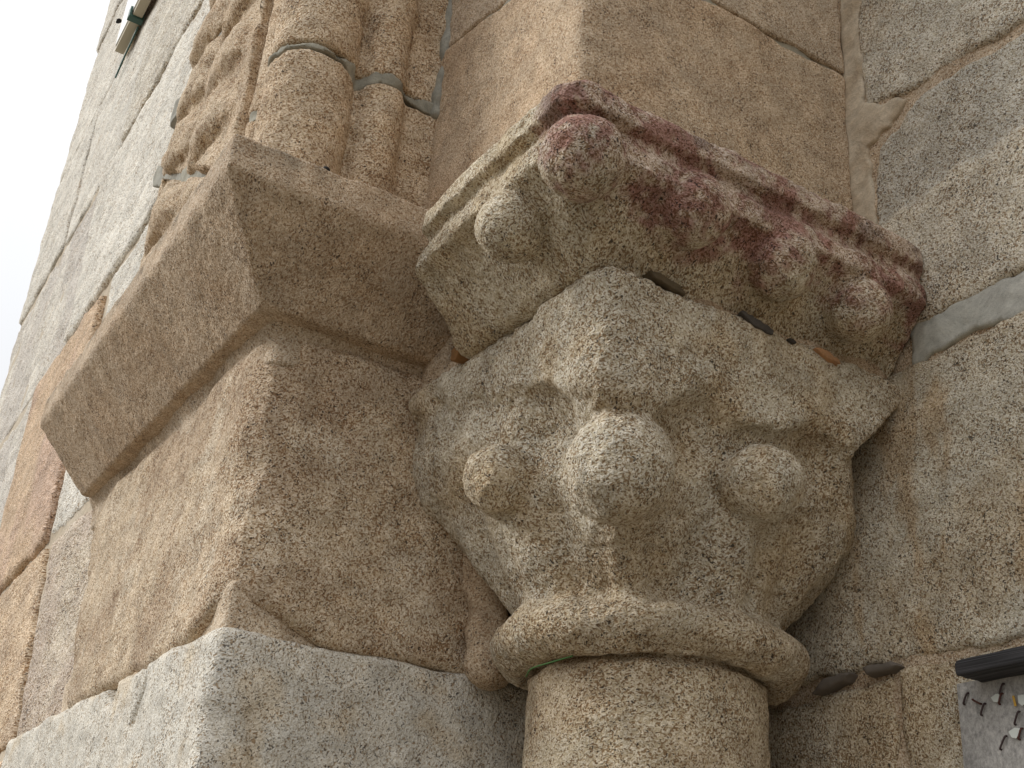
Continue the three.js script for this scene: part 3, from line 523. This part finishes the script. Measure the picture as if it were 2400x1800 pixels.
chip('slate_shard', 'dark grey slate shard wedged midway along the joint above the capital', [[-0.333, 0.5940], [-0.348, 0.5850], [-0.374, 0.5815], [-0.377, 0.5875], [-0.362, 0.5920], [-0.346, 0.5945]], 0.3835, [78, 72, 66], 2, 'x');
chip('slate_shard', 'tiny dark slate chip right of the larger shard in the joint', [[-0.396, 0.5865], [-0.402, 0.5835], [-0.409, 0.5850], [-0.404, 0.5880]], 0.382, [64, 58, 52], 3, 'x');
chip('tile_shard', 'orange brown tile shard in the joint near the right end of capital', [[-0.428, 0.5885], [-0.440, 0.5825], [-0.466, 0.5795], [-0.462, 0.5855], [-0.446, 0.5895]], 0.3835, [176, 132, 92], 4, 'x');
chip('tile_shard', 'flat brown tile shard at the left end of joint, lower of two', [[0.112, 0.604], [0.115, 0.590], [0.126, 0.586], [0.132, 0.594], [0.130, 0.606]], -0.162, [128, 90, 48], 5, 'z');
chip('tile_shard', 'flat brown tile shard at the left end of joint, upper of two', [[0.134, 0.608], [0.135, 0.594], [0.145, 0.592], [0.152, 0.599], [0.151, 0.608]], -0.162, [134, 94, 50], 6, 'z');
{ // mortar in the joint between capital and impost
  const t = scene.getObjectByName('capital');
  const f = (x, y, z) => rbox(x, y, z, [0.06, 0.575, -0.55], [0.368, 0.606, -0.184], 0.004) + rough(x, y, z, 301, 0.012, 0.005, 0.0008);
  carve(t, 'mortar', f, [-0.05, 0.555, -0.57], [0.40, 0.625, -0.15], 0.006, M.tan, mottled([1, 0.97, 0.93], [0.88, 0.82, 0.75], 8));
}
function bladeTube(pts, r, m) { return new THREE.TubeGeometry(new THREE.CatmullRomCurve3(pts.map(p => new THREE.Vector3(...p))), 16, r, 5); }
{
  const t = thing('grass_blade', 'thin green grass blade growing under the capital necking ring', 'grass blade');
  mesh('blade', bladeTube([[0.140, 0.268, -0.268], [0.165, 0.270, -0.258], [0.195, 0.271, -0.259], [0.220, 0.275, -0.268]], 0.0008), mat(0.06, 0.16, 0.04), t);
}
{
  const dk = mat(0.012, 0.012, 0.012, 0.7);
  const lump = (name, label, cat, x, y, z, r, s) => { const t = thing(name, label, cat); carve(t, 'body', (X, Y, Z) => Math.hypot((X - x) * 0.7, (Y - y) * 1.6, Z - z) - r + r * 0.5 * noise(X * 0.6 / r + s, Y * 0.6 / r, Z * 0.6 / r), [x - 3 * r, y - 2 * r, z - 3 * r], [x + 3 * r, y + 2 * r, z + 3 * r], r / 4, dk); };
  lump('black_fleck', 'small black fleck of dirt on the top edge of plain impost', 'dirt', 0.100, 0.7735, 0.004, 0.0055, 2);
  lump('black_tuft', 'small black tuft on the far facade wall beside the white sign', 'tuft', -2.346, 2.815, -0.014, 0.009, 5);
}
{ // sign on the facade
  const t = thing('wall_sign', 'white sign board with a wooden lower edge hung on the far facade wall', 'sign');
  const w = mat(0.85, 0.85, 0.84, 0.6), wood = mat(0.52, 0.47, 0.36, 0.8), tie = mat(0.03, 0.09, 0.07, 0.5);
  const bx = (x0, x1, y0, y1, z0, z1) => { const g = new THREE.BoxGeometry(x1 - x0, y1 - y0, z1 - z0); g.translate((x0 + x1) / 2, (y0 + y1) / 2, (z0 + z1) / 2); return g; };
  mesh('panel', bx(-1.985, -0.95, 2.4345, 3.2, 0.004, 0.016), w, t);
  mesh('backing', bx(-1.985, -0.95, 2.436, 3.2, -0.010, 0.0038), wood, t);
  mesh('lower_rail', bx(-1.99, -0.945, 2.418, 2.434, -0.014, 0.0125), wood, t);
  const ring = new THREE.Shape(); ring.moveTo(-0.018, 2.4125); ring.lineTo(0.0205, 2.4125); ring.lineTo(0.0205, 2.445); ring.lineTo(-0.018, 2.445); ring.closePath();
  const hole = new THREE.Path(); hole.moveTo(-0.0145, 2.4165); hole.lineTo(-0.0145, 2.441); hole.lineTo(0.0172, 2.441); hole.lineTo(0.0172, 2.4165); hole.closePath(); ring.holes.push(hole);
  const rg = new THREE.ExtrudeGeometry(ring, { depth: 0.022, bevelEnabled: true, bevelSize: 0.002, bevelThickness: 0.002, bevelSegments: 2 }); rg.rotateY(-Math.PI / 2); rg.translate(-1.80, 0, 0);
  mesh('green_tie', rg, tie, t);
  mesh('hanging_wire', bladeTube([[-1.83, 2.41, -0.014], [-1.88, 2.385, -0.012], [-1.95, 2.37, -0.012], [-2.0, 2.335, -0.010]], 0.003), tie, t);
}
{ // notice board at the lower right with staples and torn paper
  const Z = -0.554, t = thing('notice_board', 'flat grey notice board with rusty staples on the lower right wall', 'notice board');
  const S = 512, px = new Uint8Array(S * S * 4), r = rng(77), a = lattice(170, r), b = lattice(80, r), c = lattice(9, r);
  for (let y = 0; y < S; y++) for (let x = 0; x < S; x++) { const u = x / S, v = y / S, f = 160 + 16 * a(u, v) + 8 * b(u, v) + 8 * c(u, v) + 30 * (r() - 0.5) - (b(v, u) > 0.6 ? 14 : 0), k = (x + y * S) * 4; px[k] = clamp(f * 1.02, 0, 255); px[k + 1] = clamp(f, 0, 255); px[k + 2] = clamp(f * 0.97, 0, 255); px[k + 3] = 255; }
  const tx = new THREE.DataTexture(px, S, S); tx.colorSpace = THREE.SRGBColorSpace; tx.magFilter = THREE.LinearFilter; tx.wrapS = tx.wrapT = THREE.RepeatWrapping; tx.repeat.set(1.6, 1.6); tx.needsUpdate = true;
  const g = new THREE.BoxGeometry(0.52, 0.75, 0.014); g.translate(0.689, 0.266 - 0.375, Z + 0.007);
  mesh('panel', g, new THREE.MeshStandardMaterial({ map: tx, bumpMap: tx, bumpScale: 0.0002, roughness: 0.95 }), t);
  const front = Z + 0.0142;
  const rust = mat(0.10, 0.035, 0.025, 0.6, { metalness: 0.2 }), dull = mat(0.06, 0.035, 0.035, 0.6, { metalness: 0.2 }), paper = new THREE.MeshStandardMaterial({ color: new THREE.Color(0.66, 0.68, 0.62), roughness: 0.9, side: THREE.DoubleSide });
  const staple = (x, y, len, ang, m) => { const d = [Math.cos(ang) * len / 2, Math.sin(ang) * len / 2]; return bladeTube([[x - d[0], y - d[1], front - 0.002], [x - d[0], y - d[1], front + 0.0016], [x, y, front + 0.0024], [x + d[0], y + d[1], front + 0.0016], [x + d[0], y + d[1], front - 0.002]], 0.0009); };
  for (const [x, y, l, an, label, rusty] of [[0.4385, 0.2515, 0.010, 1.05, 'thin dark staple nearest the left edge of the notice board', 0], [0.4495, 0.2475, 0.009, -0.55, 'orange rusty staple slanting down to the right on the notice board', 1], [0.4555, 0.240, 0.010, 1.1, 'thin dark staple just below the slanting orange staple', 0], [0.4765, 0.2545, 0.009, 1.1, 'thin dark staple highest on the board, just under the batten', 0], [0.4885, 0.2285, 0.011, 1.1, 'thin dark staple between the two lower paper scraps', 0], [0.4725, 0.210, 0.012, 1.0, 'long dark staple lowest on the notice board', 0]]) {
    const s = thing('staple', label, 'staple', 'staples in the notice board');
    mesh('wire', staple(x, y, l, an, 0), rusty ? rust : dull, s);
  }
  for (const [x, y, sc, an, label] of [[0.4705, 0.2475, 1, 0.3, 'small torn white paper scrap under the left end of dark batten'], [0.497, 0.2425, 1.25, -0.2, 'torn white paper scrap with a yellow strip at the right edge'], [0.500, 0.2245, 0.8, 0.1, 'tiny white paper scrap with orange rust at the right edge'], [0.4855, 0.2165, 1.2, 0.2, 'lowest torn white paper scrap on the notice board']]) {
    const s = thing('paper_scrap', label, 'paper'); const k = 0.005 * sc, sh = new THREE.Shape(); sh.moveTo(-k, k * 0.5); sh.lineTo(k * 0.1, k * 0.75); sh.lineTo(k * 0.9, k * 0.4); sh.lineTo(k * 0.5, -k * 0.5); sh.lineTo(k * 0.1, -k * 0.9); sh.lineTo(-k * 0.6, -k * 0.5); sh.closePath();
    const pg = new THREE.ExtrudeGeometry(sh, { depth: 0.0004, bevelEnabled: false }); pg.rotateZ(an); pg.rotateX(-0.25); pg.translate(x, y, front + 0.0016); mesh('sheet', pg, paper, s);
    mesh('staple', staple(x + k * 0.8, y - k * 0.2, 0.009, 1.15, 0), rust, s);
    if (sc === 1.25) { const yg = new THREE.BoxGeometry(0.0022, 0.009, 0.0005); yg.rotateZ(0.15); yg.translate(x - k * 1.35, y, front + 0.002); mesh('yellow_strip', yg, mat(0.55, 0.32, 0.05), s); }
  }
}
{ // weathered batten above the board
  const t = thing('wooden_batten', 'weathered blackened wooden batten fixed across the lower right wall', 'batten');
  const S = 256, px = new Uint8Array(S * S * 4), r = rng(99), a = lattice(64, r), b = lattice(24, r), c = lattice(6, r);
  for (let y = 0; y < S; y++) for (let x = 0; x < S; x++) { const u = x / S, v = y / S, f = 52 + 26 * a(u * 0.06, v) + 16 * b(u * 0.15, v) + 12 * c(u, v) + 8 * (r() - 0.5), k = (x + y * S) * 4; px[k] = clamp(f * 1.02, 0, 255); px[k + 1] = clamp(f, 0, 255); px[k + 2] = clamp(f * 1.03, 0, 255); px[k + 3] = 255; }
  const tx = new THREE.DataTexture(px, S, S); tx.colorSpace = THREE.SRGBColorSpace; tx.magFilter = THREE.LinearFilter; tx.wrapS = tx.wrapT = THREE.RepeatWrapping; tx.repeat.set(1.5, 14); tx.needsUpdate = true;
  const m = new THREE.MeshStandardMaterial({ map: tx, bumpMap: tx, bumpScale: 0.0012, roughness: 0.8, vertexColors: true });
  const f = (x, y, z) => { const Y = y - 0.02 * (x - 0.456); return rbox(x, Y, z, [0.455 + 0.002 * noise(y * 400, z * 300, 1), 0.2625, -0.541], [0.96, 0.2765, -0.506], 0.0025) + 0.0012 * noise(x * 8, y * 190, z * 190) + 0.0006 * noise(x * 30, y * 400, z * 400); };
  carve(t, 'beam', f, [0.44, 0.245, -0.56], [0.98, 0.30, -0.48], 0.0028, m, null);
}

renderer.render(scene, camera);
